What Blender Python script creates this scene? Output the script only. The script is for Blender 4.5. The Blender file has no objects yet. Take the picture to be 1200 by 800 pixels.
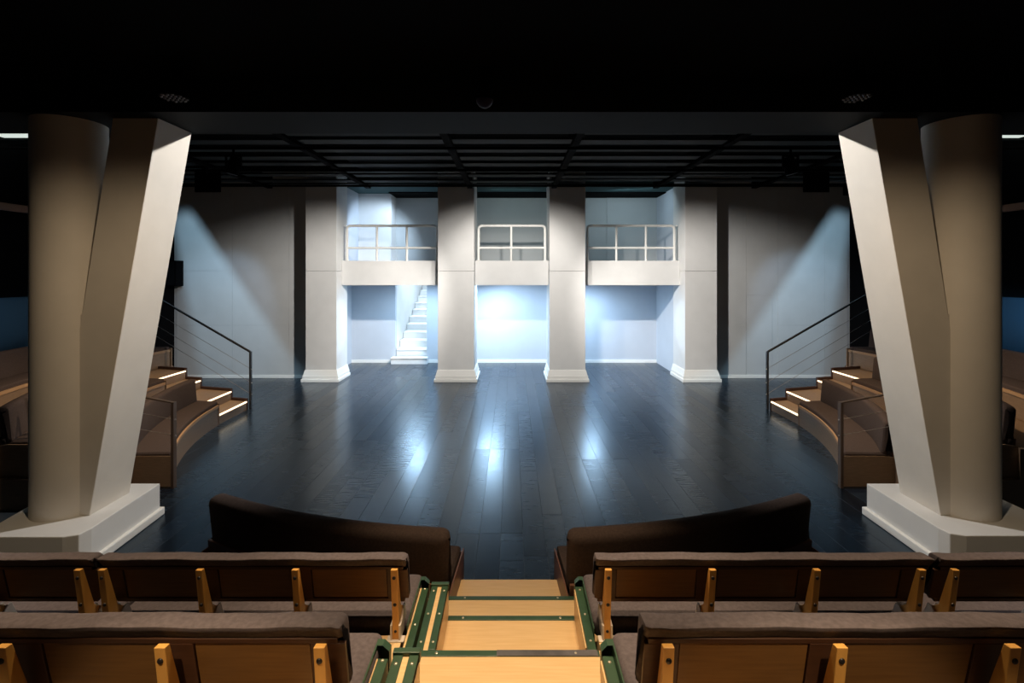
import bpy, bmesh, math, random
from mathutils import Vector
random.seed(7)
S = bpy.context.scene
COL = S.collection
PI = math.pi

# ------------------------------------------------------------------ camera
cam_d = bpy.data.cameras.new('camera'); cam = bpy.data.objects.new('camera', cam_d); COL.objects.link(cam)
cam_d.sensor_width = 36; cam_d.lens = 17.0; cam_d.shift_y = -80/1200; cam_d.clip_start = 0.05
cam.location = (0, 0, 2.7); cam.rotation_euler = (PI/2, 0, 0)
S.camera = cam
# ------------------------------------------------------------------ world, exposure
w = bpy.data.worlds.new('world'); S.world = w; w.use_nodes = True
w.node_tree.nodes['Background'].inputs[0].default_value = (0.5, 0.7, 1, 1)
w.node_tree.nodes['Background'].inputs[1].default_value = 0.0012
S.view_settings.view_transform = 'Standard'; S.view_settings.look = 'None'
S.view_settings.exposure = 0.0; S.view_settings.gamma = 1.0; S.view_settings.use_curve_mapping = False
S.cycles.max_bounces = 8; S.cycles.diffuse_bounces = 4; S.cycles.glossy_bounces = 3
# ------------------------------------------------------------------ lights
def spot(name, loc, tgt, energy, color, deg, blend=0.3, radius=0.05):
    d = bpy.data.lights.new(name, 'SPOT'); o = bpy.data.objects.new(name, d); COL.objects.link(o)
    o.location = loc; d.energy = energy; d.color = color; d.spot_size = math.radians(deg); d.spot_blend = blend
    d.shadow_soft_size = radius
    o.rotation_euler = (Vector(tgt)-Vector(loc)).to_track_quat('-Z', 'Y').to_euler()
    return o
def area(name, loc, tgt, energy, color, sx, sy, spread=180):
    d = bpy.data.lights.new(name, 'AREA'); o = bpy.data.objects.new(name, d); COL.objects.link(o)
    o.location = loc; d.energy = energy; d.color = color; d.shape = 'RECTANGLE'; d.size = sx; d.size_y = sy
    d.spread = math.radians(spread)
    o.rotation_euler = (Vector(tgt)-Vector(loc)).to_track_quat('-Z', 'Y').to_euler()
    return o
WARM = (1.0, 0.75, 0.48); WHITE = (1.0, 0.95, 0.89); BLUE = (0.42, 0.68, 1.0); ICE = (0.62, 0.80, 1.0)
# house downlights over the audience
spot('aisle_lamp', (-0.02, 3.05, 4.4), (-0.02, 2.7, 0), 350, WARM, 50, 0.6, 0.06)
for x in (-3.6, -2.6, -1.6, -0.6, 0.6, 1.6, 2.6, 3.6):
    spot('house_lamp', (x, 1.98, 4.4), (x, 1.93, 0), 225, WARM, 56, 1.0, 0.06)
for x in (-2.1, -0.95, 0.95, 2.1):
    spot('row_lamp', (x, -0.3, 4.4), (x, 0.80, 1.35), 430, WARM, 30, 0.3, 0.04)
for s in (-1, 1):
    spot('pier_front_lamp', (s*1.3, 2.2, 4.4), (s*4.5, 4.9, 1.3), 205, WARM, 56, 0.9, 0.06)
# stage lamps that strike the inner faces of the slanted piers
for s in (-1, 1):
    spot('pier_lamp', (s*1.0, 6.05, 4.74), (s*3.9, 4.9, 2.2), 470, WHITE, 74, 0.5, 0.03)
    spot('column_lamp', (s*0.45, 8.1, 4.6), (s*4.4, 12.0, 1.5), 1560, WHITE, 58, 0.8, 0.05)
    spot('inner_column_lamp', (-s*0.6, 8.1, 4.6), (s*0.45, 12.0, 1.45), 500, WHITE, 76, 0.5, 0.05)
    spot('barn_door_lamp', (s*6.212, 9.832, 4.684), (s*7.2, 12.45, 1.6), 340, (0.48, 0.76, 0.98), 96, 0.3, 0.007)
    spot('corner_wash', (s*5.6, 10.4, 4.6), (s*8.3, 12.45, 0.6), 105, BLUE, 56, 0.5, 0.1)
    spot('bank_lamp', (s*4.585, 7.9, 4.285), (s*5.6, 7.9, 0.3), 430, WARM, 80, 0.6, 0.06)
    area('side_wall_lamp', (s*7.9, 7.6, 2.2), (s*8.7, 7.6, 1.5), 2.2+1.6*s, (0.25, 0.6, 1.0), 1.6, 0.1)
spot('recess_lamp_middle', (-0.72, 13.25, 2.37), (0.35, 14.6, 0.75), 150, ICE, 118, 1.0, 0.1)
spot('recess_lamp_right', (1.98, 13.25, 2.37), (2.3, 14.6, 0.8), 125, (0.52, 0.72, 1.0), 96, 1.0, 0.1)
spot('recess_lamp_left', (-2.3, 13.7, 2.37), (-2.5, 14.6, 0.6), 22, BLUE, 120, 0.8, 0.1)
spot('recess_side_lamp', (1.95, 13.3, 2.3), (4.31, 12.2, 1.4), 100, ICE, 28, 0.3, 0.05)
spot('recess_side_lamp', (-1.98, 13.3, 2.3), (-4.37, 12.2, 1.4), 95, ICE, 28, 0.3, 0.05)
for x, e in ((-2.65, 66), (-0.6, 84), (2.15, 60)):
    area('recess_downlight', (x, 13.35, 2.40), (x, 13.2, 0), e, (0.55, 0.78, 1.0), 0.5, 0.25)
area('stair_lamp', (-3.0, 16.4, 4.3), (-3.0, 15.4, 0.5), 105, ICE, 0.8, 1.4)
spot('gallery_lamp_left', (-2.6, 12.8, 4.8), (-4.0, 14.0, 3.5), 270, ICE, 80, 0.7, 0.1)
area('gallery_lamp_middle', (0.0, 13.1, 4.92), (0, 14.6, 3.2), 6, (0.7, 0.92, 0.95), 1.2, 0.3)
area('gallery_lamp_right', (3.2, 13.1, 4.92), (3.6, 14.6, 3.2), 12, (0.66, 0.88, 1.0), 1.2, 0.3)

# ------------------------------------------------------------------ materials
def mat(name, col, rough=0.6, spec=0.5, noise=0.0, nscale=8.0, bump=0.0, bscale=200.0, grain=None, rnoise=0.0, metal=0.0, emit=None, rand=0.0, coat=0.0, stretch=(1,1,1)):
    m = bpy.data.materials.new(name); m.use_nodes = True; nt = m.node_tree; b = nt.nodes['Principled BSDF']
    b.inputs['Roughness'].default_value = rough; b.inputs['Specular IOR Level'].default_value = spec
    b.inputs['Metallic'].default_value = metal; b.inputs['Coat Weight'].default_value = coat
    b.inputs['Base Color'].default_value = (*col, 1)
    tc = nt.nodes.new('ShaderNodeTexCoord'); mp = nt.nodes.new('ShaderNodeMapping'); nt.links.new(tc.outputs['Object'], mp.inputs[0])
    mp.inputs['Scale'].default_value = stretch
    if rand:
        oi = nt.nodes.new('ShaderNodeObjectInfo'); vm = nt.nodes.new('ShaderNodeVectorMath'); vm.operation = 'ADD'
        mul = nt.nodes.new('ShaderNodeMath'); mul.operation = 'MULTIPLY'; mul.inputs[1].default_value = 37.0
        nt.links.new(oi.outputs['Random'], mul.inputs[0]); nt.links.new(mp.outputs[0], vm.inputs[0]); nt.links.new(mul.outputs[0], vm.inputs[1])
        vec = vm.outputs[0]
    else: vec = mp.outputs[0]
    if noise or grain:
        n = nt.nodes.new('ShaderNodeTexNoise'); n.inputs['Scale'].default_value = nscale; n.inputs['Detail'].default_value = 6
        nt.links.new(vec, n.inputs['Vector'])
        r = nt.nodes.new('ShaderNodeValToRGB'); c2 = grain or tuple(c*(1-noise) for c in col)
        r.color_ramp.elements[0].position = 0.35; r.color_ramp.elements[1].position = 0.68
        r.color_ramp.elements[0].color = (*c2, 1); r.color_ramp.elements[1].color = (*col, 1)
        nt.links.new(n.outputs['Fac'], r.inputs[0]); out = r.outputs[0]
        if rand:
            mx = nt.nodes.new('ShaderNodeHueSaturation'); mr = nt.nodes.new('ShaderNodeMapRange')
            mr.inputs[3].default_value = 1-rand; mr.inputs[4].default_value = 1+rand
            nt.links.new(oi.outputs['Random'], mr.inputs[0]); nt.links.new(mr.outputs[0], mx.inputs['Value']); nt.links.new(out, mx.inputs['Color']); out = mx.outputs[0]
        nt.links.new(out, b.inputs['Base Color'])
    if rnoise:
        n2 = nt.nodes.new('ShaderNodeTexNoise'); n2.inputs['Scale'].default_value = 3.0; n2.inputs['Detail'].default_value = 5
        nt.links.new(vec, n2.inputs['Vector'])
        mr2 = nt.nodes.new('ShaderNodeMapRange'); mr2.inputs[1].default_value = 0.3; mr2.inputs[2].default_value = 0.7
        mr2.inputs[3].default_value = rough-rnoise; mr2.inputs[4].default_value = rough+rnoise
        nt.links.new(n2.outputs['Fac'], mr2.inputs[0]); nt.links.new(mr2.outputs[0], b.inputs['Roughness'])
        if rand:
            rv = nt.nodes.new('ShaderNodeMapRange'); rv.inputs[3].default_value = -0.035; rv.inputs[4].default_value = 0.035
            ad = nt.nodes.new('ShaderNodeMath'); nt.links.new(oi.outputs['Random'], rv.inputs[0])
            nt.links.new(rv.outputs[0], ad.inputs[0]); nt.links.new(mr2.outputs[0], ad.inputs[1]); nt.links.new(ad.outputs[0], b.inputs['Roughness'])
    if bump:
        n3 = nt.nodes.new('ShaderNodeTexNoise'); n3.inputs['Scale'].default_value = bscale; n3.inputs['Detail'].default_value = 3
        nt.links.new(vec, n3.inputs['Vector'])
        bp = nt.nodes.new('ShaderNodeBump'); bp.inputs['Strength'].default_value = bump; bp.inputs['Distance'].default_value = 0.004
        nt.links.new(n3.outputs['Fac'], bp.inputs['Height']); nt.links.new(bp.outputs[0], b.inputs['Normal'])
    if emit:
        b.inputs['Emission Color'].default_value = (*emit[0], 1); b.inputs['Emission Strength'].default_value = emit[1]
    return m
M = {}
M['plaster'] = mat('white_plaster', (0.77, 0.765, 0.75), 0.75, 0.3, noise=0.05, nscale=3, bump=0.12, bscale=120)
M['wallpaint'] = mat('grey_wall_paint', (0.56, 0.57, 0.57), 0.7, 0.3, noise=0.06, nscale=2, bump=0.1, bscale=90)
M['bluelit_wall'] = mat('painted_blue_light', (0.07, 0.15, 0.22), 0.7, 0.2)  # grey side wall; the blue light on it is put into this colour
M['recess'] = mat('recess_paint', (0.57, 0.605, 0.66), 0.7, 0.3, noise=0.04, nscale=2)
M['gallery'] = mat('gallery_paint', (0.52, 0.54, 0.54), 0.7, 0.3, noise=0.04, nscale=2)
M['pier'] = mat('pier_plaster', (0.72, 0.68, 0.62), 0.7, 0.3, noise=0.05, nscale=4, bump=0.1, bscale=100)
M['white'] = mat('white_gloss_paint', (0.90, 0.89, 0.85), 0.4, 0.5)
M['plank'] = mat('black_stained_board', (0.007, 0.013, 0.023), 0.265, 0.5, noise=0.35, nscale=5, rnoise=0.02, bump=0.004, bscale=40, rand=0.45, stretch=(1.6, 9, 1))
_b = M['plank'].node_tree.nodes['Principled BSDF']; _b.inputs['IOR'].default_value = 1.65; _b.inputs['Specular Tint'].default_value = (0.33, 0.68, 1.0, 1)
M['subfloor'] = mat('grey_black_floor', (0.05, 0.062, 0.075), 0.5, 0.3)  # lightened: reflections along the plank grooves are put into this seam colour
M['black'] = mat('matt_black', (0.0025, 0.0025, 0.003), 0.95, 0.05)
M['navy'] = mat('navy_black_paint', (0.0035, 0.0055, 0.0075), 0.8, 0.2)
M['slat'] = mat('dark_teal_metal', (0.005, 0.0085, 0.0095), 0.7, 0.2)
M['teal'] = mat('teal_ceiling', (0.035, 0.075, 0.08), 0.8, 0.2)
M['fabric'] = mat('mauve_brown_wool', (0.130, 0.108, 0.114), 0.95, 0.15, noise=0.25, nscale=60, bump=0.5, bscale=420)
M['fabric_dark'] = mat('dark_brown_wool', (0.075, 0.052, 0.044), 0.95, 0.15, noise=0.25, nscale=60, bump=0.5, bscale=420)
M['ply'] = mat('brown_plywood', (0.19, 0.092, 0.027), 0.45, 0.4, grain=(0.15, 0.07, 0.02), nscale=4, stretch=(1.2, 1, 22))
M['plyframe'] = mat('dark_plywood_frame', (0.075, 0.032, 0.016), 0.45, 0.4, grain=(0.06, 0.025, 0.012), nscale=4, stretch=(1.5, 1, 14))
M['strut'] = mat('golden_beech', (0.68, 0.36, 0.09), 0.4, 0.4, grain=(0.60, 0.31, 0.075), nscale=5, stretch=(8, 8, 1))
M['beech'] = mat('light_beech_tread', (0.74, 0.51, 0.26), 0.38, 0.4, grain=(0.68, 0.45, 0.215), nscale=5, stretch=(1.0, 16, 16))
M['veneer'] = mat('brown_veneer', (0.25, 0.165, 0.105), 0.45, 0.4, grain=(0.20, 0.13, 0.08), nscale=5, stretch=(2, 2, 20))
M['tread'] = mat('brown_tread', (0.33, 0.22, 0.135), 0.5, 0.4, grain=(0.27, 0.175, 0.105), nscale=6, stretch=(12, 1.5, 1))
M['curb'] = mat('dark_red_brown', (0.045, 0.020, 0.014), 0.5, 0.4)
M['edge'] = mat('pale_wood_edge', (0.42, 0.25, 0.13), 0.4, 0.4)
M['red_edge'] = mat('reddish_wood_edge', (0.16, 0.075, 0.048), 0.4, 0.4)
M['deck'] = mat('bounce_cut_deck', (0.03, 0.022, 0.018), 0.8, 0.2)  # dark tone added to cut warm light bouncing onto the bench boards
M['green'] = mat('green_enamel_steel', (0.032, 0.075, 0.038), 0.42, 0.5, noise=0.25, nscale=12)
M['worn'] = mat('worn_bare_steel', (0.22, 0.21, 0.22), 0.4, 0.5, noise=0.4, nscale=9, metal=0.6)
M['steel'] = mat('cream_steel', (0.62, 0.55, 0.48), 0.4, 0.5)
M['rivet'] = mat('rivet_metal', (0.6, 0.52, 0.4), 0.3, 0.5, metal=0.7)
M['bolt'] = mat('black_bolt', (0.012, 0.01, 0.01), 0.4, 0.5)
M['rail'] = mat('black_steel', (0.015, 0.014, 0.014), 0.35, 0.5)
M['railbrown'] = mat('bronze_steel', (0.10, 0.065, 0.045), 0.4, 0.5, metal=0.3)
M['cable'] = mat('steel_cable', (0.42, 0.38, 0.35), 0.35, 0.5, metal=0.7)
M['led'] = mat('warm_led_strip', (0.9, 0.8, 0.65), 0.5, 0.3, emit=((1.0, 0.76, 0.50), 2.2))
M['panel_light'] = mat('lit_diffuser', (0.9, 0.9, 0.85), 0.5, 0.3, emit=((0.88, 1.0, 0.92), 0.75))
M['lens'] = mat('lamp_lens', (0.10, 0.10, 0.12), 0.2, 0.5)
M['wood_rail'] = mat('brown_fascia', (0.16, 0.075, 0.04), 0.5, 0.4)

# ------------------------------------------------------------------ mesh helpers
class MB:
    def __init__(s): s.v = []; s.f = []
    def add(s, v, f):
        n = len(s.v); s.v += [tuple(p) for p in v]; s.f += [tuple(i+n for i in q) for q in f]; return s
    def box(s, x0, x1, y0, y1, z0, z1):
        return s.add([(x0,y0,z0),(x1,y0,z0),(x1,y1,z0),(x0,y1,z0),(x0,y0,z1),(x1,y0,z1),(x1,y1,z1),(x0,y1,z1)],
                     [(3,2,1,0),(4,5,6,7),(0,1,5,4),(1,2,6,5),(2,3,7,6),(3,0,4,7)])
    def hexa(s, lo, hi):          # two quads, lower and upper
        return s.add(list(lo)+list(hi), [(3,2,1,0),(4,5,6,7),(0,1,5,4),(1,2,6,5),(2,3,7,6),(3,0,4,7)])
    def prism_z(s, poly, z0, z1):
        n = len(poly)
        return s.add([(x,y,z0) for x,y in poly]+[(x,y,z1) for x,y in poly],
                     [tuple(range(n-1,-1,-1)), tuple(range(n,2*n))]+[(i,(i+1)%n,n+(i+1)%n,n+i) for i in range(n)])
    def prism_x(s, poly, x0, x1):  # poly in (y, z)
        n = len(poly)
        return s.add([(x0,y,z) for y,z in poly]+[(x1,y,z) for y,z in poly],
                     [tuple(range(n)), tuple(range(2*n-1,n-1,-1))]+[(i,(i+1)%n,n+(i+1)%n,n+i) for i in range(n)])
    def cyl(s, p0, p1, r, n=10, r1=None):
        p0 = Vector(p0); p1 = Vector(p1); d = (p1-p0).normalized(); a = d.orthogonal().normalized(); b = d.cross(a); r1 = r if r1 is None else r1
        vs = [p0+(a*math.cos(2*PI*i/n)+b*math.sin(2*PI*i/n))*r for i in range(n)]+[p1+(a*math.cos(2*PI*i/n)+b*math.sin(2*PI*i/n))*r1 for i in range(n)]
        return s.add(vs, [tuple(range(n-1,-1,-1)), tuple(range(n,2*n))]+[(i,(i+1)%n,n+(i+1)%n,n+i) for i in range(n)])
    def tube(s, pts, r, n=8):
        pts = [Vector(p) for p in pts]; rings = []
        for i, p in enumerate(pts):
            d = ((pts[i]-pts[i-1]).normalized() if i else Vector())+((pts[i+1]-pts[i]).normalized() if i < len(pts)-1 else Vector())
            d.normalize(); a = d.cross(Vector((0.13, 1, 0.07))).normalized(); b = d.cross(a)
            rings.append([p+(a*math.cos(2*PI*k/n)+b*math.sin(2*PI*k/n))*r for k in range(n)])
        vs = [q for ring in rings for q in ring]; fs = [tuple(range(n)), tuple(range(len(vs)-1, len(vs)-n-1, -1))]
        for i in range(len(rings)-1):
            fs += [(i*n+k, i*n+(k+1)%n, (i+1)*n+(k+1)%n, (i+1)*n+k) for k in range(n)]
        return s.add(vs, fs)
    def dome(s, c, r, h, n=10, axis='z', sgn=1):
        vs = []; fs = []; m = 4
        for j in range(m):
            t = j/m*PI/2
            for i in range(n):
                a = 2*PI*i/n; p = (r*math.cos(t)*math.cos(a), r*math.cos(t)*math.sin(a), h*math.sin(t)*sgn)
                if axis == 'y': p = (p[0], p[2], p[1])
                vs.append((c[0]+p[0], c[1]+p[1], c[2]+p[2]))
        tip = (0, 0, h*sgn) if axis == 'z' else (0, h*sgn, 0)
        vs.append((c[0]+tip[0], c[1]+tip[1], c[2]+tip[2])); fs.append(tuple(range(n)))
        for j in range(m-1): fs += [(j*n+i, j*n+(i+1)%n, (j+1)*n+(i+1)%n, (j+1)*n+i) for i in range(n)]
        fs += [((m-1)*n+i, (m-1)*n+(i+1)%n, m*n) for i in range(n)]
        return s.add(vs, fs)
    def sweep(s, prof, fns, rend=0.0, wob=0.0, adv=None):
        """prof: closed list of (u, z); fns: list of callables u -> (x, y). Ends pulled in by rend for a cushion look."""
        n = len(prof)
        nrm = []
        for i in range(n):
            a = prof[i-1]; b = prof[(i+1)%n]; t = (b[0]-a[0], b[1]-a[1]); l = math.hypot(*t) or 1
            nrm.append((t[1]/l, -t[0]/l))
        ar = sum(prof[i][0]*prof[(i+1)%n][1]-prof[(i+1)%n][0]*prof[i][1] for i in range(n))
        sg = 1 if ar > 0 else -1
        rings = []
        N = len(fns)
        for k, f in enumerate(fns):
            d = 0.0
            if rend and adv:
                e = min(adv[k], adv[-1]-adv[k])
                if e < rend: q = 1-e/rend; d = rend*(1-math.sqrt(max(0, 1-q*q)))
            ring = []
            for i, (u, z) in enumerate(prof):
                uu = u-sg*nrm[i][0]*d; zz = z-sg*nrm[i][1]*d
                if wob and k not in (0, N-1): zz += wob*math.sin(k*1.7)*0.6+wob*math.sin(k*0.61+1)
                x, y = f(uu); ring.append((x, y, zz))
            rings.append(ring)
        vs = [q for r in rings for q in r]; fs = [tuple(range(n)), tuple(range(len(vs)-1, len(vs)-n-1, -1))]
        for i in range(N-1): fs += [(i*n+k, i*n+(k+1)%n, (i+1)*n+(k+1)%n, (i+1)*n+k) for k in range(n)]
        return s.add(vs, fs)
ORG = {}
def build(name, mb, m, parent=None, smooth=None, bevel=0.0, kind=None, bseg=2):
    o0 = ORG.get(parent.name, (0,0,0)) if parent else (0,0,0)
    me = bpy.data.meshes.new(name)
    me.from_pydata([(x-o0[0], y-o0[1], z-o0[2]) for x, y, z in mb.v], [], mb.f)
    bm = bmesh.new(); bm.from_mesh(me); bmesh.ops.recalc_face_normals(bm, faces=bm.faces); bm.to_mesh(me); bm.free()
    me.materials.append(m if not isinstance(m, str) else M[m])
    if smooth is not None:
        for p in me.polygons: p.use_smooth = True
        me.set_sharp_from_angle(angle=math.radians(smooth))
    o = bpy.data.objects.new(name, me); COL.objects.link(o)
    if parent: o.parent = parent; ORG[o.name] = o0
    else: ORG[o.name] = (0,0,0)
    if bevel:
        b = o.modifiers.new('edge', 'BEVEL'); b.width = bevel; b.segments = bseg; b.limit_method = 'ANGLE'
    if kind: o['kind'] = kind
    return o
def thing(name, label, cat, loc=(0,0,0), group=None):
    o = bpy.data.objects.new(name, None); COL.objects.link(o); o.location = loc; ORG[o.name] = loc
    o.empty_display_size = 0.1
    o['label'] = label; o['category'] = cat
    if group: o['group'] = group
    return o
def tag(o, label, cat, group=None):
    o['label'] = label; o['category'] = cat
    if group: o['group'] = group
    return o
def struct(name, mb, m, **k): return build(name, mb, m, kind='structure', **k)
def rpoly(pts, r, seg=4):
    out = []; n = len(pts); rs = r if isinstance(r, (list, tuple)) else [r]*n
    for i in range(n):
        p = Vector(pts[i]); a = (Vector(pts[i-1])-p); b = (Vector(pts[(i+1)%n])-p); rr = rs[i]
        if rr <= 0: out.append(tuple(p)); continue
        la, lb = a.length, b.length; a.normalize(); b.normalize(); ang = a.angle(b); t = min(rr/math.tan(ang/2), la*0.49, lb*0.49)
        p0 = p+a*t; p1 = p+b*t
        for k in range(seg+1):
            s_ = k/seg; out.append(tuple(p0*(1-s_)**2+p*2*s_*(1-s_)+p1*s_**2))
    return out

# ------------------------------------------------------------------ setting: floor, walls, ceilings
floor = struct('floor', MB().box(-9, 9, -4, 19.5, -0.2, -0.0012), 'subfloor')
PW = 0.225; GAP = 0.0042; meshes = {}
def plank_mesh(L):
    if L not in meshes:
        c = 0.0005; a = PW-GAP; b = L-GAP
        mb = MB().add([(0,0,-0.016),(a,0,-0.016),(a,b,-0.016),(0,b,-0.016),(0,0,-c),(a,0,-c),(a,b,-c),(0,b,-c),(c,c,0),(a-c,c,0),(a-c,b-c,0),(c,b-c,0)],
            [(0,1,5,4),(1,2,6,5),(2,3,7,6),(3,0,4,7),(4,5,9,8),(5,6,10,9),(6,7,11,10),(7,4,8,11),(8,9,10,11)])
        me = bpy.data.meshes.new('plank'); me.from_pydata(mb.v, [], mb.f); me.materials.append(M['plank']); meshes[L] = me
    return meshes[L]
ncol = 47
for i in range(ncol):
    x = (i-ncol/2)*PW; y = 3.42; end = 14.6 if abs(x+PW/2) < 4.85 else 12.45
    L0 = random.choice([1.2, 1.6, 2.0, 2.4])
    if abs(x) > 4.4: y = 4.22
    while y < end-0.01:
        L = L0 if L0 else random.choice([2.0, 2.4, 2.8]); L0 = None
        if end-y-L < 0.7: L = round(end-y, 3)
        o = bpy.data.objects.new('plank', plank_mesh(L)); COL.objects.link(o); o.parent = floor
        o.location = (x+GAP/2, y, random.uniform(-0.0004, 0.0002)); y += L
for s in (-1, 1):
    for i in range(15):
        x = s*(5.2875+PW*(i+0.5))-PW/2
        y0 = 9.75 if i < 9 else 10.5
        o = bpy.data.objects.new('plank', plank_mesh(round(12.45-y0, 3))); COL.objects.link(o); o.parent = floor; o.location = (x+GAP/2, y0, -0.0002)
# outer shell
struct('wall_rear', MB().box(-9, 9, -4.1, -4, -0.2, 5.4), 'black')
WL = {}
for s, nm in ((-1, 'left'), (1, 'right')):
    xs = lambda a, b: (min(s*a, s*b), max(s*a, s*b))
    a, b = xs(8.7, 8.8); WL[s] = struct('wall_'+nm, MB().box(a, b, -4, 12.6, -0.2, 5.4), 'black')
    a, b = xs(8.64, 8.7); p = build('panel', MB().box(a, b, 3.5, 9.3, 0.0, 2.4), 'bluelit_wall', WL[s])
    a, b = xs(8.25, 8.7); build('bulkhead', MB().box(a, b, 3.5, 10.6, 2.3, 3.75), 'black', WL[s])
    a, b = xs(8.2, 8.26); build('fascia_rail', MB().box(a, b, 3.5, 9.2, 3.72, 3.84), 'wood_rail', WL[s], bevel=0.01)
# stage end walls each side of the colonnade
def far_wall(s, nm):
    x0, x1 = (-8.7, -4.9) if s < 0 else (4.9, 8.7)
    wobj = struct('wall_back_'+nm, MB().box(x0, x1, 12.46, 12.6, 0, 5.4), 'wallpaint')
    # plaster boards proud of the wall, joints recessed
    zs = [0.09, 1.36, 2.76, 4.86]; 
    xsn = [-8.65, -7.2, -5.75, -4.95] if s < 0 else [4.95, 6.03, 6.84, 8.05, 8.65]
    for i in range(len(xsn)-1):
        for j in range(3):
            z0, z1 = zs[j], zs[j+1]
            if s > 0 and i == 1:
                if j == 0: continue
                if j == 1: z0 = 2.14
            build('wall_board', MB().box(xsn[i]+0.002, xsn[i+1]-0.002, 12.45, 12.461, z0+0.002, z1-0.002), 'wallpaint', wobj)
    struct('baseboard_'+nm, MB().box(x0, x1, 12.432, 12.465, 0, 0.085), 'white', bevel=0.006)
far_wall(-1, 'left'); far_wall(1, 'right')
d1 = struct('door_1', MB().box(6.04, 6.70, 12.449, 12.46, 0.088, 2.13), 'wallpaint', bevel=0.003)
build('door_reveal', MB().box(6.705, 6.835, 12.4555, 12.4605, 0.088, 2.13), 'wallpaint', d1)
# recess shell
struct('wall_recess_left', MB().box(-5.3, -4.84, 12.6, 14.75, 0, 3.05), 'recess')
struct('wall_recess_right', MB().box(4.36, 5.3, 12.95, 14.7, 0, 5.1), 'recess')
struct('wall_recess_back', MB().box(-4.84, -3.52, 14.6, 14.75, 0, 3.05).box(-2.57, 4.4, 14.6, 14.75, 0, 3.05).box(-3.52, -2.57, 14.6, 14.75, 2.6, 3.05), 'recess')
struct('wall_gallery_back', MB().box(-3.50, 2.86, 14.6, 14.75, 3.05, 5.0).box(2.86, 4.36, 14.57, 14.75, 3.05, 5.0), 'gallery')
struct('wall_recess_upper', MB().box(-4.44, -3.50, 14.0, 14.75, 3.02, 5.0), 'plaster')
struct('wall_recess_gallery', MB().box(-5.3, -4.44, 12.84, 14.75, 3.05, 5.0), 'recess')
struct('baseboard_recess', MB().box(-4.84, -3.56, 14.58, 14.601, 0, 0.09).box(-2.53, 4.36, 14.58, 14.601, 0, 0.09), 'white')
struct('wall_stair', MB().box(-3.64, -3.52, 14.75, 19.2, 0, 4.6).box(-2.57, -2.45, 14.75, 19.2, 0, 4.6).box(-3.64, -2.45, 19.1, 19.2, 0, 4.6), 'plaster')
struct('ceiling_stair', MB().box(-3.64, -2.45, 14.75, 19.2, 4.5, 4.6), 'plaster')
cr = struct('ceiling_recess', MB().box(-5.3, 5.3, 12.85, 14.75, 5.0, 5.15), 'teal')
build('ceiling_slot', MB().box(-3.49, 4.36, 13.68, 14.6, 4.97, 5.0), 'black', cr)
# ceilings
ceil = struct('ceiling', MB().box(-9, 9, 5.2, 12.85, 5.35, 5.45), 'black')
XB = [-8.6, -6.0, -3.56, -1.04, 1.04, 3.56, 6.0, 8.6]
y = 5.55; k = 0
while y < 11.9:
    for i in range(len(XB)-1):
        dz = random.uniform(-0.015, 0.015); dy = random.uniform(-0.05, 0.05)
        build('ceiling_slat', MB().box(XB[i]+0.07, XB[i+1]-0.07, y+dy, y+0.27+dy, 4.85+dz, 4.88+dz), 'slat', ceil)
    y += 0.56
for xb in XB[1:-1]: build('ceiling_beam', MB().box(xb-0.06, xb+0.06, 5.2, 12.0, 4.80, 5.1), 'black', ceil)
for yy in (7.9, 9.6, 11.3): build('lighting_bar', MB().cyl((-8.4, yy, 4.74), (8.4, yy, 4.74), 0.024, 8), 'black', ceil, smooth=40)
struct('ceiling_front', MB().box(-9, 9, -4, 4.5, 4.5, 5.4), 'black')
struct('trim_1', MB().box(-9, 9, 4.5, 5.2, 4.2, 5.4), 'navy')

# ------------------------------------------------------------------ colonnade
def square_column(x0, x1, depth, label, front=12.05):
    c = thing('square_column', label, 'column', ((x0+x1)/2, front+depth/2, 0), 'square columns in front of the recess')
    y0, y1 = front, front+depth
    build('shaft', MB().box(x0, x1, y0, y1, 0.2, 2.75), 'plaster', c, bevel=0.008)
    build('upper_shaft', MB().box(x0, x1, y0, y1, 2.754, 5.3), 'plaster', c, bevel=0.008)
    e = 0.085
    p = build('base', MB().box(x0-e, x1+e, y0-e, y1, 0, 0.075), 'white', c, bevel=0.006)
    build('base_step', MB().box(x0-e+0.025, x1+e-0.025, y0-e+0.025, y1, 0.075, 0.15), 'white', p, bevel=0.006)
    lo, hi = 0.05, 0.012
    build('base_cove', MB().hexa([(x0-lo,y0-lo,0.15),(x1+lo,y0-lo,0.15),(x1+lo,y1,0.15),(x0-lo,y1,0.15)], [(x0-hi,y0-hi,0.29),(x1+hi,y0-hi,0.29),(x1+hi,y1,0.29),(x0-hi,y1,0.29)]), 'white', p, bevel=0.004)
square_column(-5.145, -4.37, 0.78, 'outer white square column beside the left-hand grey wall')
square_column(-1.85, -0.945, 1.0, 'white square column just right of the white staircase')
square_column(0.935, 1.83, 1.0, 'white square column between the middle and right balcony bays')
square_column(4.31, 5.11, 0.88, 'outer white square column beside the right-hand grey wall')

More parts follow.
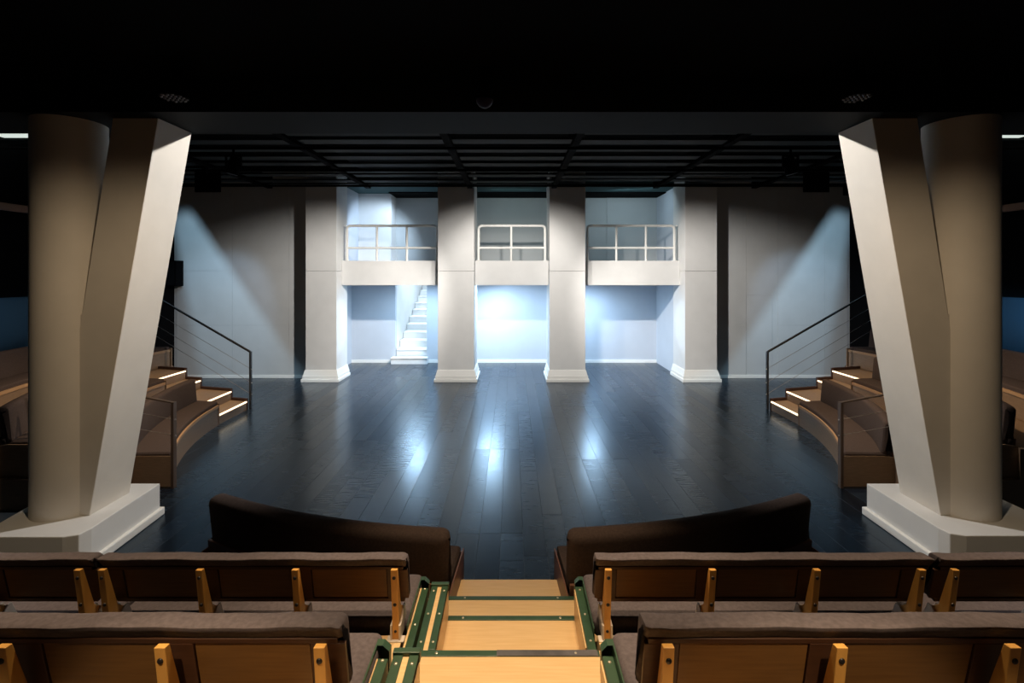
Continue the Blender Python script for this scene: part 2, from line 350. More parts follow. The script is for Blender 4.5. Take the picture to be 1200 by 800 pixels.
g = thing('balcony', 'pale upper gallery spanning between the white columns over the recess', 'balcony', (0, 13.4, 2.39))
build('floor_slab', MB().box(-4.835, 4.355, 13.06, 14.6, 2.42, 2.96), 'recess', g)
for x0, x1 in ((-4.36, -1.86), (-0.94, 0.93), (1.84, 4.30)): build('edge_beam', MB().box(x0, x1, 12.5, 13.06, 2.42, 2.96), 'recess', g)
for x0, x1 in ((-4.368, -1.852), (-0.943, 0.933), (1.832, 4.308)):
    build('fascia', MB().box(x0, x1, 12.42, 12.5, 2.39, 3.02), 'plaster', g, bevel=0.006)
def guard(x0, x1, posts, label, back=None):
    Y = 12.46; t = thing('guard_rail', label, 'railing', ((x0+x1)/2, Y, 3.02), 'white tube guard rails on the gallery')
    zt = 3.92; r = 0.033; c = 0.09; pts = [(x0, Y, 3.02)]
    for k in range(6): a = k/5*PI/2; pts.append((x0+c-c*math.cos(a), Y, zt-c+c*math.sin(a)))
    for k in range(6): a = PI/2-k/5*PI/2; pts.append((x1-c+c*math.cos(a), Y, zt-c+c*math.sin(a)))
    pts.append((x1, Y, 3.02))
    build('top_rail', MB().tube(pts, r, 10), 'white', t, smooth=50)
    build('middle_rail', MB().cyl((x0, Y, 3.35), (x1, Y, 3.35), 0.028, 10), 'white', t, smooth=50)
    for p in posts:
        q = build('post', MB().cyl((p, Y, 3.02), (p, Y, zt), 0.03, 10), 'white', t, smooth=50)
        build('collar', MB().cyl((p-0.045, Y, 3.35), (p+0.045, Y, 3.35), 0.038, 10), 'white', q, smooth=50)
    for p in (x0, x1): build('flange', MB().cyl((p, Y, 3.02), (p, Y, 3.035), 0.055, 12), 'white', t, smooth=40)
    if back is not None:
        build('return_post', MB().tube([(back, Y+0.2, 3.02), (back, Y+0.2, zt-0.08), (back, Y+0.13, zt), (back, Y, zt)], 0.022, 8), 'white', t, smooth=50)
guard(-4.25, -1.93, (-3.48, -2.71), 'white tube guard rail left of the middle bay, four posts', -4.30)
guard(-0.86, 0.85, (-0.02,), 'shortest white tube guard rail, three posts, over the bright middle bay')
guard(1.94, 4.18, (2.69, 3.45), 'white tube guard rail right of the middle bay, four posts', 4.24)

st = thing('staircase', 'narrow white staircase climbing away through the back of the recess', 'staircase', (-3.0, 14.6, 0))
zz = [0.19]+[0.19+0.207*i for i in range(1, 11)]; yy = [14.36]+[14.66+0.47*i for i in range(10)]
for i in range(11):
    x0, x1 = (-3.60, -2.52) if i == 0 else (-3.50, -2.58)
    z0 = 0 if i == 0 else zz[i-1]; y1 = yy[i+1] if i < 10 else 19.0
    if i == 0: y1 = 14.66
    s_ = build('step', MB().box(x0, x1, yy[i], max(y1, yy[i]+0.2) if i else 14.595, 0 if i == 0 else z0-0.02, zz[i]-0.03), 'plaster', st)
    build('tread_board', MB().box(x0, x1, yy[i]-0.025, y1 if i else 14.595, zz[i]-0.03, zz[i]), 'white', s_, bevel=0.005)

# ------------------------------------------------------------------ V-shaped piers
def pier(s, nm, label):
    fx = (lambda x: x) if s < 0 else (lambda x: 0.06-x)
    p = thing('pier', label, 'pillar', (fx(-4.3), 4.9, 0), 'forked piers in front of the stage')
    xi = -3.87; poly = [(-4.95, 5.4), (-4.78, 4.3), (xi-0.13, 4.3), (xi-0.02, 4.34), (xi, 4.45), (xi-0.06, 5.4)]
    if s > 0: poly = [(fx(-5.03), 5.4), (fx(-5.03), 4.32), (fx(xi-0.13), 4.32), (fx(xi-0.02), 4.36), (fx(xi), 4.46), (fx(xi-0.03), 5.4)]
    cx_ = sum(q[0] for q in poly)/6
    big = [(x+(0.035 if x > cx_ else -0.035), yv+(0.03 if yv > 4.9 else -0.035)) for x, yv in poly]
    b = build('plinth', MB().prism_z(poly, 0, 0.355), 'plaster', p, bevel=0.008)
    build('plinth_skirting', MB().prism_z(big, 0, 0.085), 'white', b, bevel=0.012)
    n = 40; r = 0.30; c = (fx(-4.43), 4.85)
    build('round_shaft', MB().prism_z([(c[0]+r*math.cos(2*PI*i/n), c[1]+r*math.sin(2*PI*i/n)) for i in range(n)], 0.354, 4.2), 'pier', p, smooth=40)
    def q(xl, xr, z): 
        a = [(fx(xl), 4.68, z), (fx(xr), 4.68, z), (fx(xr), 5.17, z), (fx(xl), 5.17, z)]
        return a if s < 0 else [a[1], a[0], a[3], a[2]]
    build('slanted_shaft', MB().hexa(q(-4.47, -4.09, 0.354), q(-3.865, -3.425, 4.2)), 'pier', p, bevel=0.006)
    xa, xb = sorted((fx(-4.235), fx(-3.95)))
    build('web', MB().hexa([(fx(-4.235),4.684,0.354),(fx(-4.10),4.684,0.354),(fx(-4.10),5.15,0.354),(fx(-4.235),5.15,0.354)], [(fx(-4.235),4.684,2.30),(fx(-3.80),4.684,2.30),(fx(-3.80),5.15,2.30),(fx(-4.235),5.15,2.30)]), 'pier', p)
pier(-1, 'left', 'forked white pier on a low plinth, its round shaft towards the left-hand seating bank')
pier(1, 'right', 'forked white pier on a low plinth, its round shaft towards the right-hand seating bank')

# ------------------------------------------------------------------ curved side banks
CX, CY = -0.06, 9.1
def near(u): return 8.62+0.23*(u-5.17)
def far(u): return 9.57+0.27*(u-5.17)
def arc_fns(s, ya, yb, n=22):
    """callables along the arc from depth ya(u) to yb(u); also cumulative lengths at a typical radius"""
    def mk(t):
        def f(u):
            ta = math.asin(max(-1, min(1, (CY-ya(u))/u))); tb = math.asin(max(-1, min(1, (CY-yb(u))/u)))
            th = ta+(tb-ta)*t
            return (CX+s*u*math.cos(th), CY-u*math.sin(th))
        return f
    base = [0, .006, .014, .028, .05, .08]; ts = base+[0.08+(0.84)*i/n for i in range(1, n)]+[1-b for b in reversed(base)]
    fns = [mk(t) for t in ts]; L = 0; adv = [0]; pts = [f(5.6) for f in fns]
    for i in range(1, len(pts)): L += math.hypot(pts[i][0]-pts[i-1][0], pts[i][1]-pts[i-1][1]); adv.append(L)
    return fns, adv
def ring_fns(a0, a1, n=22):
    """front benches: angles measured from straight towards the audience, positive to the right"""
    base = [0, .006, .014, .028, .05, .08]; ts = base+[0.08+0.84*i/n for i in range(1, n)]+[1-b for b in reversed(base)]
    fns = []
    for t in ts:
        a = a0+(a1-a0)*t
        fns.append(lambda u, a=a: (CX+0.04+u*math.sin(a), CY-u*math.cos(a)))
    return fns, [abs(a1-a0)*5.6*t for t in ts]
def curved_bench(fns, adv, R, z, label, group, loc, fabric='fabric_dark', end_hi=0.385, edge='edge', base_to=0.56):
    t = thing('curved_bench', label, 'bench', loc, group)
    inner = fns[1:-1]
    build('base', MB().sweep([(R+0.01, z), (R+base_to, z), (R+base_to, z+0.33), (R+0.01, z+0.33)], inner), 'veneer', t)
    build('front_edge', MB().sweep([(R-0.004, z+0.315), (R+0.022, z+0.315), (R+0.022, z+0.36), (R-0.004, z+0.36)], inner), edge, t)
    build('seat', MB().sweep(rpoly([(R+0.022, z+0.33), (R+0.5, z+0.33), (R+0.5, z+0.415), (R+0.022, z+0.425)], [0.005, 0.01, 0.03, 0.03]), fns[1:-1], 0.02, adv=adv[1:-1]), fabric, t, smooth=40)
    build('backrest', MB().sweep(rpoly([(R+0.415, z+0.40), (R+0.555, z+0.36), (R+0.60, z+0.80), (R+0.455, z+0.82)], [0.04, 0.02, 0.065, 0.06]), fns, 0.07, adv=adv), fabric, t, smooth=40)
    build('back_board', MB().sweep([(R+0.545, z+0.30), (R+0.57, z+0.30), (R+0.58, z+0.44), (R+0.555, z+0.44)], inner), 'red_edge', t)
    for e in (0, -1):
        f, g_ = (fns[0], fns[1]) if e == 0 else (fns[-1], fns[-2])
        f2 = lambda u: tuple(f(u)[i]-(g_(u)[i]-f(u)[i])*0.8 for i in range(2))
        build('end_panel', MB().sweep([(R, z), (R+0.62, z), (R+0.62, z+0.36), (R+0.46, z+0.385), (R, z+end_hi)], [f2, f]), 'veneer' if edge == 'edge' else 'red_edge', t)
    return t
SIDE = {-1: 'left-hand', 1: 'right-hand'}
for s in (-1, 1):
    sd = SIDE[s]; gx = lambda u: CX+s*u
    tier = thing('seating_tier', 'stepped brown platform under the curved benches of the %s bank' % sd, 'platform', (gx(6.2), 8.6, 0), 'stepped platforms of the side banks')
    # steps with lit nosings
    us = [5.17, 5.53, 6.27, 6.64, 7.38]; zs = [0.175, 0.35, 0.525, 0.70]
    for k in range(4):
        a, b = us[k], us[k+1]
        quad = [(gx(a), near(a)), (gx(a), far(a)), (gx(b), far(b)), (gx(b), near(b))]
        sp = build('step', MB().prism_z(quad, 0 if k == 0 else zs[k-1]-0.01, zs[k]-0.022), 'veneer', tier)
        a2 = a-0.012
        build('tread', MB().prism_z([(gx(a2+0.028), near(a)), (gx(a2+0.028), far(a)), (gx(b), far(b)), (gx(b), near(b))], zs[k]-0.022, zs[k]), 'tread', sp)
        build('led_strip', MB().prism_z([(gx(a2), near(a)+0.01), (gx(a2), far(a)-0.05), (gx(a2+0.028), far(a)-0.05), (gx(a2+0.028), near(a)+0.01)], zs[k]-0.02, zs[k]+0.002), 'led', sp)
        build('end_curb', MB().prism_z([(gx(a2), far(a)-0.05), (gx(a2), far(a)), (gx(b), far(b)), (gx(b), far(b)-0.05)], 0 if k == 0 else zs[k-1]-0.1, zs[k]+0.055), 'curb', sp, bevel=0.008)
        if k in (1, 3): build('half_fill', MB().prism_z([(gx(a), near(a)), (gx(a), far(a)), (gx(b), far(b)), (gx(b), near(b))], 0, zs[k]-0.2), 'veneer', sp)
    YB = [6.13, 5.52, 5.52]
    for k, (r0, r1, z) in enumerate([(5.74, 6.86, 0.35), (6.86, 8.45, 0.70)]):
        fns, adv = arc_fns(s, lambda u: near(u)-0.002, lambda u: 5.5)
        build('row_deck', MB().sweep([(r0, 0), (r1, 0), (r1, z), (r0, z)], fns), 'veneer', tier)
    fns, adv = arc_fns(s, lambda u: near(u)-0.03, lambda u: 6.13)
    curved_bench(fns, adv, 5.17, 0.0, 'lowest curved brown bench of the %s bank, on the stage floor' % sd, 'curved benches of the side banks', (gx(5.3), 7.4, 0))
    fns, adv = arc_fns(s, lambda u: near(u)-0.03, lambda u: 5.56)
    curved_bench(fns, adv, 6.27, 0.35, 'middle curved brown bench of the %s bank, half behind the pier' % sd, 'curved benches of the side banks', (gx(6.4), 7.3, 0.35))
    fns, adv = arc_fns(s, lambda u: 10.42, lambda u: 5.56)
    build('upper_deck', MB().sweep([(7.38, 0), (8.45, 0), (8.45, 0.70), (7.38, 0.70)], arc_fns(s, lambda u: 10.45, lambda u: near(u))[0]), 'veneer', tier)
    curved_bench(fns, adv, 7.40, 0.70, 'topmost curved brown bench of the %s bank, closing its steps' % sd, 'curved benches of the side banks', (gx(7.5), 8.0, 0.70))
    # handrails
    h = thing('stair_railing', 'black sloping handrail with thin cables beside the lit steps of the %s bank' % sd, 'railing', (gx(5.14), 9.6, 0), 'sloping handrails of the side banks')
    p0 = (gx(5.14), 9.62); p1 = (gx(8.22), 10.56)
    build('post', MB().box(p0[0]-0.016, p0[0]+0.016, p0[1]-0.03, p0[1]+0.03, 0, 1.14), 'rail', h, bevel=0.003)
    build('upper_post', MB().box(p1[0]-0.016, p1[0]+0.016, p1[1]-0.03, p1[1]+0.03, 0.70, 2.49), 'rail', h, bevel=0.003)
    build('handrail', MB().hexa([(p0[0],p0[1]-0.025,1.115),(p0[0],p0[1]+0.025,1.115),(p1[0],p1[1]+0.025,2.455),(p1[0],p1[1]-0.025,2.455)], [(p0[0],p0[1]-0.025,1.15),(p0[0],p0[1]+0.025,1.15),(p1[0],p1[1]+0.025,2.49),(p1[0],p1[1]-0.025,2.49)]), 'rail', h, bevel=0.004)
    for zc in (0.30, 0.53, 0.80):
        build('cable', MB().cyl((p0[0], p0[1], zc), (p1[0], p1[1], zc+1.34), 0.004, 6), 'cable', h, smooth=60)
        build('cable_fitting', MB().cyl((p0[0]-s*0.03, p0[1], zc-0.013), (p0[0]+s*0.03, p0[1], zc+0.013), 0.011, 8), 'cable', h, smooth=50)
    h = thing('end_railing', 'bronze end railing with two cables at the near end of the lowest %s bench' % sd, 'railing', (gx(4.2), 6.1, 0), 'end railings of the side banks')
    p0 = (gx(4.20), 6.09); p1 = (gx(5.65), 6.0)
    build('post', MB().box(p0[0]-0.018, p0[0]+0.018, p0[1]-0.03, p0[1]+0.03, 0, 1.08), 'railbrown', h, bevel=0.003)
    build('handrail', MB().hexa([(p0[0],p0[1]-0.02,1.062),(p0[0],p0[1]+0.02,1.062),(p1[0],p1[1]+0.02,1.36),(p1[0],p1[1]-0.02,1.36)], [(p0[0],p0[1]-0.02,1.08),(p0[0],p0[1]+0.02,1.08),(p1[0],p1[1]+0.02,1.38),(p1[0],p1[1]-0.02,1.38)]), 'railbrown', h, bevel=0.003)
    build('back_post', MB().box(p1[0]-0.018, p1[0]+0.018, p1[1]-0.03, p1[1]+0.03, 0.35, 1.38), 'railbrown', h, bevel=0.003)
    for zc in (0.66, 0.86):
        build('cable', MB().cyl((p0[0], p0[1], zc), (p1[0], p1[1], zc+0.3), 0.004, 6), 'cable', h, smooth=60)
        build('cable_fitting', MB().cyl((p0[0]-s*0.03, p0[1], zc-0.006), (p0[0]+s*0.05, p0[1], zc+0.01), 0.009, 8), 'cable', h, smooth=50)
    # light panel high above the bank
    lp = thing('ceiling_light', 'lit white ceiling panel above the %s bank' % sd, 'lamp', (s*8.2, 8.0, 4.97), 'ceiling light panels')
    a, b = sorted((s*7.7, s*8.6)); build('frame', MB().box(a, b, 7.3, 8.7, 5.0, 5.05), 'black', lp); build('diffuser', MB().box(a+0.03, b-0.03, 7.33, 8.67, 4.985, 5.0), 'panel_light', lp)

# front curved benches on the stage floor
def ang(x, y): return math.atan2(x-(CX+0.04), CY-y)
fns, adv = ring_fns(ang(-2.60, 4.08), ang(-0.435, 3.8))
curved_bench(fns, adv, 5.04, 0.0, 'curved dark brown bench at the stage edge, left of the aisle', 'curved benches at the stage edge', (-1.6, 3.8, 0), edge='red_edge')
fns, adv = ring_fns(ang(0.385, 3.8), ang(2.57, 4.08))
curved_bench(fns, adv, 5.04, 0.0, 'curved dark brown bench at the stage edge, right of the aisle', 'curved benches at the stage edge', (1.5, 3.8, 0), edge='red_edge')

# ------------------------------------------------------------------ tribune decks and aisle steps
tr = thing('tribune', 'stepped beech tribune with the central aisle steps and green steel edging', 'tribune', (0, 2.5, 0))
for x0, x1 in ((-4.3, -0.575), (0.45, 4.3)):
    xm = x1-0.16 if x0 < 0 else x0+0.16
    for y0, y1, z1 in ((2.55, 3.46, 0.39), (1.5, 2.55, 0.79), (-1.0, 1.5, 1.19)):
        build('row_deck', MB().box(*((x0, xm) if x0 < 0 else (xm, x1)), y0, y1, 0.02, z1), 'deck', tr)
        build('deck_edge', MB().box(*((xm, x1) if x0 < 0 else (x0, xm)), y0, y1, 0.02, z1), 'beech', tr)
def step(x0, x1, y0, y1, z, nose, worn=False):
    t = build('step', MB().box(x0, x1, y0, y1, 0.0, z-0.02), 'plyframe', tr)
    build('tread', MB().box(x0, x1, y0, y1-(0.04 if nose else 0), z-0.02, z), 'beech', t, bevel=0.003)
    if nose:
        build('nosing', MB().box(x0, x1, y1-0.039, y1, z-0.03, z+0.002), 'green', t, bevel=0.003)
        for xr in (x0+0.12, x1-0.12): build('screw', MB().dome((xr, y1-0.02, z+0.002), 0.008, 0.003, 8), 'rivet', t, smooth=40)
    if worn: build('worn_nosing', MB().box(x0+(x1-x0)*0.45, x1-0.01, y1-0.038, y1-0.001, z, z+0.0035), 'worn', t)
step(-0.45, 0.40, 3.46, 3.95, 0.20, False)
step(-0.455, 0.445, 2.98, 3.46, 0.39, True)
step(-0.42, 0.415, 2.45, 2.98, 0.59, True)
step(-0.50, 0.44, 1.95, 2.45, 0.79, True, True)
step(-0.50, 0.44, 1.42, 1.95, 0.99, True)
step(-0.50, 0.44, 0.2, 1.42, 1.19, True)
build('deck_infill', MB().box(-0.575, -0.50, 1.95, 2.45, 0.02, 0.788), 'beech', tr)
build('deck_infill', MB().box(0.44, 0.45, 1.95, 2.45, 0.02, 0.788), 'beech', tr)
def stringers(dy, z, dl, dr):
    y0, y1 = 2.452+dy, 2.97+dy; h = 0.20
    # left: wide stringer, two green bands with beech between, and a green channel beside the seat
    xl, xr = -0.49+dl, -0.39+dl
    b = build('stringer', MB().box(xl, xr, y0, y1, z-h, z-0.004), 'beech', tr)
    build('green_band', MB().box(xl, xl+0.038, y0, y1, z-0.03, z+0.002), 'green', b, bevel=0.003)
    build('green_band', MB().box(xr-0.038, xr, y0, y1, z-0.03, z+0.002), 'green', b, bevel=0.003)
    build('green_cap', MB().box(xl-0.004, xr+0.004, y1-0.02, y1+0.008, z-0.03, z+0.012), 'green', b, bevel=0.003)
    for f in (0.1, 0.5, 0.88):
        for xx in (xl+0.019, xr-0.019): build('screw', MB().dome((xx, y0+(y1-y0)*f, z+0.002), 0.0075, 0.004, 8), 'rivet', b, smooth=40)
    c0, c1 = -0.556+dl, -0.508+dl
    c = build('channel', MB().box(c0, c1, y0, y1-0.03, z-0.12, z-0.002), 'green', tr, bevel=0.004)
    build('flange', MB().box(c0-0.006, c0, y0+0.12, y1+0.02, z-0.05, z+0.036), 'green', c)
    build('wood_sliver', MB().box(c0, c0+0.010, y0, y1-0.04, z-0.01, z+0.003), 'beech', c)
    build('hood', MB().add([(c0, y1-0.015, z-0.1), (c0, y1-0.015, z+0.036), (c0+0.022, y1-0.015, z+0.036), (c1, y1-0.015, z+0.012), (c1, y1-0.015, z-0.1),
        (c0, y1+0.02, z-0.1), (c0, y1+0.02, z+0.036), (c0+0.022, y1+0.02, z+0.036), (c1, y1+0.02, z+0.012), (c1, y1+0.02, z-0.1)],
        [(1,2,7,6),(2,3,8,7),(3,4,9,8),(5,6,7,8,9)]), 'green', c)
    for f in (0.35, 0.92): build('screw', MB().dome((c1-0.02, y0+(y1-y0)*f, z-0.002), 0.0075, 0.004, 8), 'rivet', c, smooth=40)
    # right: one green channel with upright flange
    c0, c1 = 0.385+dr, 0.430+dr
    c = build('channel', MB().box(c0, c1, y0, y1-0.02, z-h, z), 'green', tr, bevel=0.004)
    build('wood_side', MB().box(c0-0.006, c0, y0+0.04, y1-0.02, z-h, z-0.02), 'beech', c)
    build('flange', MB().box(c1, c1+0.006, y0+0.1, y1+0.02, z-0.05, z+0.036), 'green', c)
    build('hood', MB().add([(c1, y1-0.015, z-0.1), (c1, y1-0.015, z+0.036), (c1-0.022, y1-0.015, z+0.036), (c0, y1-0.015, z+0.012), (c0, y1-0.015, z-0.1),
        (c1, y1+0.02, z-0.1), (c1, y1+0.02, z+0.036), (c1-0.022, y1+0.02, z+0.036), (c0, y1+0.02, z+0.012), (c0, y1+0.02, z-0.1)],
        [(1,2,7,6),(2,3,8,7),(3,4,9,8),(5,6,7,8,9)]), 'green', c)
    for f in (0.12, 0.5, 0.9): build('screw', MB().dome((c0+0.024, y0+(y1-y0)*f, z), 0.0075, 0.004, 8), 'rivet', c, smooth=40)
stringers(0, 0.79, 0, 0)
stringers(-1.04, 1.19, 0.022, -0.03)

# ------------------------------------------------------------------ straight benches of the tribune
def straight_bench(x0, x1, struts, dy, dz, label, group):
    """row-two coordinates; dy, dz move the whole bench to its row"""
    t = thing('bench', label, 'bench', ((x0+x1)/2, 2.8+dy, 0.39+dz), group)
    def P(pts): return [(a+dy, b+dz) for a, b in pts]
    base = [0, .006, .012, .02, .03, .05, .08]; L = x1-x0
    adv = [b for b in base]+[0.08+(L-0.16)*i/26 for i in range(1, 26)]+[L-b for b in reversed(base)]
    fns = [lambda u, xx=x0+a: (xx, u) for a in adv]
    build('seat', MB().sweep(rpoly(P([(2.60, 0.735), (3.03, 0.72), (3.045, 0.825), (2.60, 0.835)]), [0.03, 0.04, 0.045, 0.035]), fns, 0.04, adv=adv), 'fabric', t, smooth=40)
    build('seat_frame', MB().box(x0+0.06, x1-0.06, 2.66+dy, 2.98+dy, 0.68+dz, 0.735+dz), 'black', t)
    # backrest pad folded over the top of the board
    build('backrest', MB().sweep(rpoly(P([(2.655, 0.955), (2.605, 1.205), (2.508, 1.215), (2.550, 1.155), (2.566, 1.150), (2.600, 0.955)]), [0.03, 0.035, 0.012, 0.006, 0.006, 0.01]), fns, 0.02, wob=0.0022, adv=adv), 'fabric', t, smooth=40)
    # board with a raised frame on the back, leaning with the pad
    A = (2.543, 1.156); B = (2.585, 0.945)     # top and bottom of the rear face
    def slab(xa, xb, f0, f1, d0, d1, name, m, par):
        # f: fraction down the board, d: depth from rear face (positive = towards the pad)
        def pt(f, d): return (A[0]+(B[0]-A[0])*f+d*0.97+dy, A[1]+(B[1]-A[1])*f+d*0.25+dz)
        return build(name, MB().prism_x([pt(f0, d0), pt(f1, d0), pt(f1, d1), pt(f0, d1)], xa, xb), m, par, bevel=0.002)
    xa, xb = x0+0.02, x1-0.02
    bb = slab(xa, xb, 0.0, 1.0, 0.014, 0.03, 'back_board', 'plyframe', t)
    slab(xa, xb, 0.0, 0.085, 0.0, 0.014, 'frame_rail', 'plyframe', bb); slab(xa, xb, 0.90, 1.0, 0.0, 0.014, 'frame_rail', 'plyframe', bb)
    cuts = [xa]+list(struts)+[xb]
    for i, xs_ in enumerate(struts):
        slab(xs_-0.055, xs_+0.055, 0.086, 0.899, 0.0, 0.014, 'frame_stile', 'plyframe', bb)
    for i in range(len(struts)-1):
        slab(struts[i]+0.058, struts[i+1]-0.058, 0.09, 0.895, 0.005, 0.0145, 'plywood_panel', 'ply', bb)
    for xs_ in struts:
        w2 = 0.017
        st_ = build('strut', MB().prism_x(P([(2.478, 1.178), (2.500, 1.176), (2.567, 0.945), (2.62, 0.90), (2.60, 0.835), (2.575, 0.79), (2.515, 0.79), (2.513, 0.90)]), xs_-w2, xs_+w2), 'strut', t, bevel=0.0025)
        for zb, yb in ((1.135, 2.4835), (0.985, 2.5025)):
            build('bolt', MB().dome((xs_, yb+dy-0.001, zb+dz), 0.0095, 0.005, 10, 'y', -1), 'bolt', st_, smooth=40)
        ft = MB().box(xs_-0.045, xs_+0.045, 2.50+dy, 2.545+dy, 0.788+dz, 0.796+dz)
        gp = P([(2.508, 0.79), (2.63, 0.79), (2.665, 0.81), (2.625, 0.915), (2.60, 0.915), (2.56, 0.872), (2.508, 0.872)])
        ft.prism_x(gp, xs_-w2-0.010, xs_-w2).prism_x(gp, xs_+w2, xs_+w2+0.010)
        build('foot', ft, 'steel', st_, bevel=0.002)
        build('foot_bolt', MB().dome((xs_, 2.514+dy, 0.838+dz), 0.008, 0.005, 8, 'y', -1), 'bolt', st_, smooth=40)
    for xs_ in (x0+0.12, x1-0.12):
        build('support_leg', MB().box(xs_-0.025, xs_+0.025, 2.78+dy, 2.84+dy, 0.39+dz, 0.68+dz), 'black', t)
    return t
G2 = 'upholstered benches of the second row'; G1 = 'upholstered benches of the nearest row'
straight_bench(-2.172, -0.553, [-2.108, -1.607, -1.115, -0.606], 0, 0, 'second-row brown bench ending at the aisle, left of the steps', G2)
straight_bench(-3.83, -2.192, [-3.76, -3.25, -2.74, -2.232], 0, 0, 'leftmost second-row brown bench, partly in view below the pier plinth', G2)
straight_bench(0.436, 2.213, [0.496, 1.032, 1.568, 2.108], 0, 0, 'second-row brown bench ending at the aisle, right of the steps', G2)
straight_bench(2.236, 4.0, [2.28, 2.82, 3.36, 3.90], 0, 0, 'rightmost second-row brown bench, partly in view below the pier plinth', G2)
straight_bench(-2.10, -0.527, [-2.01, -1.535, -1.057, -0.579], -1.03, 0.40, 'nearest brown bench, orange-lit back boards, left of the aisle steps', G1)
straight_bench(0.407, 2.10, [0.471, 0.991, 1.511, 2.03], -1.03, 0.40, 'nearest brown bench, orange-lit back boards, right of the aisle steps', G1)

# ------------------------------------------------------------------ lamps and devices under the ceiling
def stage_spot(loc, tgt, label, group):
    t = thing('stage_spotlight', label, 'lamp', loc, group)
    p = Vector(loc); d = (Vector(tgt)-p).normalized()
    build('housing', MB().cyl(p-d*0.18, p+d*0.10, 0.085, 14, 0.10), 'black', t, smooth=40)
    build('lens', MB().cyl(p+d*0.10, p+d*0.108, 0.085, 14), 'lens', t, smooth=40)
    build('yoke', MB().box(p.x-0.13, p.x-0.11, p.y-0.02, p.y+0.02, p.z-0.02, p.z+0.2).box(p.x+0.11, p.x+0.13, p.y-0.02, p.y+0.02, p.z-0.02, p.z+0.2).box(p.x-0.13, p.x+0.13, p.y-0.02, p.y+0.02, p.z+0.18, p.z+0.2), 'black', t)
    build('clamp', MB().cyl((p.x, p.y, p.z+0.2), (p.x, p.y, p.z+0.33), 0.02, 8), 'black', t, smooth=40)
GS = 'small spotlights under the slatted ceiling'
stage_spot((-4.55, 7.9, 4.42), (-5.6, 7.9, 0.3), 'small black spotlight under the slats, above the left-hand seating bank', GS)
stage_spot((4.55, 7.9, 4.42), (5.6, 7.9, 0.3), 'small black spotlight under the slats, above the right-hand seating bank', GS)
GC = 'black spotlights at the top corners of the grey walls'
def corner(s, label):
    t = thing('corner_spotlight', label, 'lamp', (s*7.95, 11.3, 4.75), GC)
    build('housing', MB().box(s*7.95-0.16, s*7.95+0.16, 11.1, 11.4, 4.52, 4.74), 'black', t, bevel=0.02)
    build('bracket', MB().box(s*7.95-0.02, s*7.95+0.02, 11.26, 11.3, 4.74, 5.34), 'black', t)
    build('lens', MB().cyl((s*7.95, 11.401, 4.62), (s*7.95, 11.41, 4.62), 0.08, 12), 'lens', t, smooth=40)
corner(-1, 'black lamp at the top outer corner of the left-hand grey wall')
corner(1, 'black lamp at the top outer corner of the right-hand grey wall')
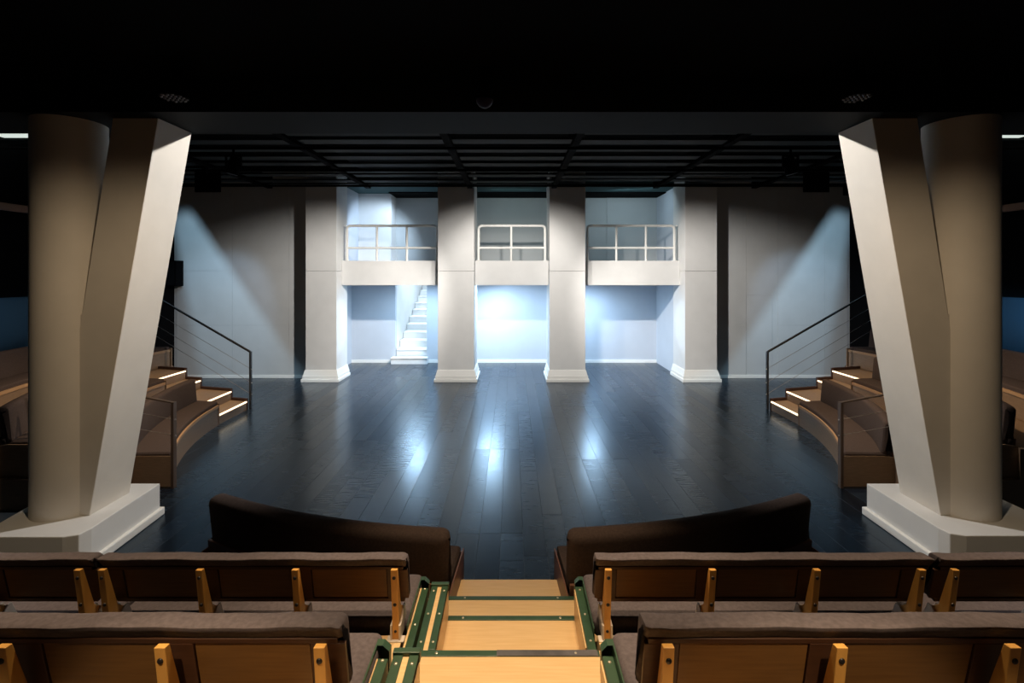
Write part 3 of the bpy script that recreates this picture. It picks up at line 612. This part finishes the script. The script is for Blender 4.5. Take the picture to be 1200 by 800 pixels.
def barn_lamp(s, label):
    L = Vector((s*6.2, 9.8, 4.72)); t = thing('barn_door_spotlight', label, 'lamp', tuple(L), 'barn door spotlights')
    def W(x, z, f): return tuple(L+(Vector((s*x, 12.45, z))-L)*f)
    A = (8.63, 4.6); B = (5.45, 0.0); C_ = (7.22, 0.0)
    for pts in (((8.63, 4.6), (5.45, 0.0), (4.6, -0.4), (3.0, 1.0), (3.0, 5.6), (8.63, 5.6)), ((8.63, 4.6), (8.63, 5.6), (11.5, 5.6), (11.5, -1.0), (7.6, -1.0))):
        n = len(pts); f0, f1 = 0.056, 0.058
        vs = [W(x, z, f0) for x, z in pts]+[W(x, z, f1) for x, z in pts]
        build('barn_door', MB().add(vs, [tuple(range(n)), tuple(range(2*n-1, n-1, -1))]+[(i, (i+1)%n, n+(i+1)%n, n+i) for i in range(n)]), 'black', t)
    rect = ((2.9, -1.1), (11.6, -1.1), (11.6, 5.7), (2.9, 5.7))
    for i in range(4):
        (xa, za), (xb, zb) = rect[i], rect[(i+1)%4]; k = 1.06; mx, mz = 7.2, 2.3
        ka = (mx+(xa-mx)*k, mz+(za-mz)*k); kb = (mx+(xb-mx)*k, mz+(zb-mz)*k)
        build('hood_plate', MB().add([W(xa, za, 0.004), W(xb, zb, 0.004), W(xb, zb, 0.059), W(xa, za, 0.059), W(*ka, 0.004), W(*kb, 0.004), W(*kb, 0.059), W(*ka, 0.059)],
            [(0,1,2,3), (7,6,5,4), (0,1,5,4), (1,2,6,5), (2,3,7,6), (3,0,4,7)]), 'black', t)
    d = (Vector((s*7.2, 12.45, 1.6))-L).normalized()
    build('housing', MB().cyl(L-d*0.2, L-d*0.02, 0.06, 14), 'black', t, smooth=40)
    build('clamp', MB().cyl((L.x, L.y-0.1, L.z), (L.x, L.y-0.1, 4.86), 0.02, 8), 'black', t, smooth=40)
barn_lamp(-1, 'black barn door lamp under the slats before the left-hand grey wall')
barn_lamp(1, 'black barn door lamp under the slats before the right-hand grey wall')
def led_par(x, label):
    t = thing('multi_lens_lamp', label, 'lamp', (x, 4.25, 4.35), 'multi-lens lamps beside the piers')
    build('housing', MB().cyl((x, 4.25, 4.24), (x, 4.25, 4.38), 0.115, 18), 'black', t, smooth=40)
    build('stem', MB().cyl((x, 4.25, 4.38), (x, 4.25, 4.5), 0.02, 8), 'black', t, smooth=40)
    for i in range(-2, 3):
        for j in range(-2, 3):
            if i*i+j*j <= 5: build('lens', MB().dome((x+i*0.042, 4.25+j*0.042, 4.24), 0.015, 0.012, 8, 'z', -1), 'lens', t, smooth=60)
t = thing('loudspeaker', 'small black loudspeaker high on the dark side wall by the left-hand grey wall', 'speaker', (-8.55, 12.2, 2.4))
build('cabinet', MB().box(-8.69, -8.42, 12.1, 12.4, 2.37, 3.02), 'black', t, bevel=0.01)
build('grille', MB().box(-8.66, -8.45, 12.09, 12.1, 2.40, 2.99), 'navy', t)
led_par(-2.97, 'black multi-lens lamp hanging beside the top of the left-hand pier')
led_par(3.03, 'black multi-lens lamp hanging beside the top of the right-hand pier')
t = thing('ceiling_dome', 'small dark dome under the ceiling in front of the beam', 'dome', (-0.24, 4.25, 4.3))
build('mount', MB().cyl((-0.24, 4.25, 4.22), (-0.24, 4.25, 4.5), 0.06, 12), 'black', t, smooth=40)
build('dome', MB().dome((-0.24, 4.25, 4.22), 0.075, 0.07, 14, 'z', -1), mat('violet_black_plastic', (0.012, 0.008, 0.03), 0.6, 0.2), t, smooth=60)
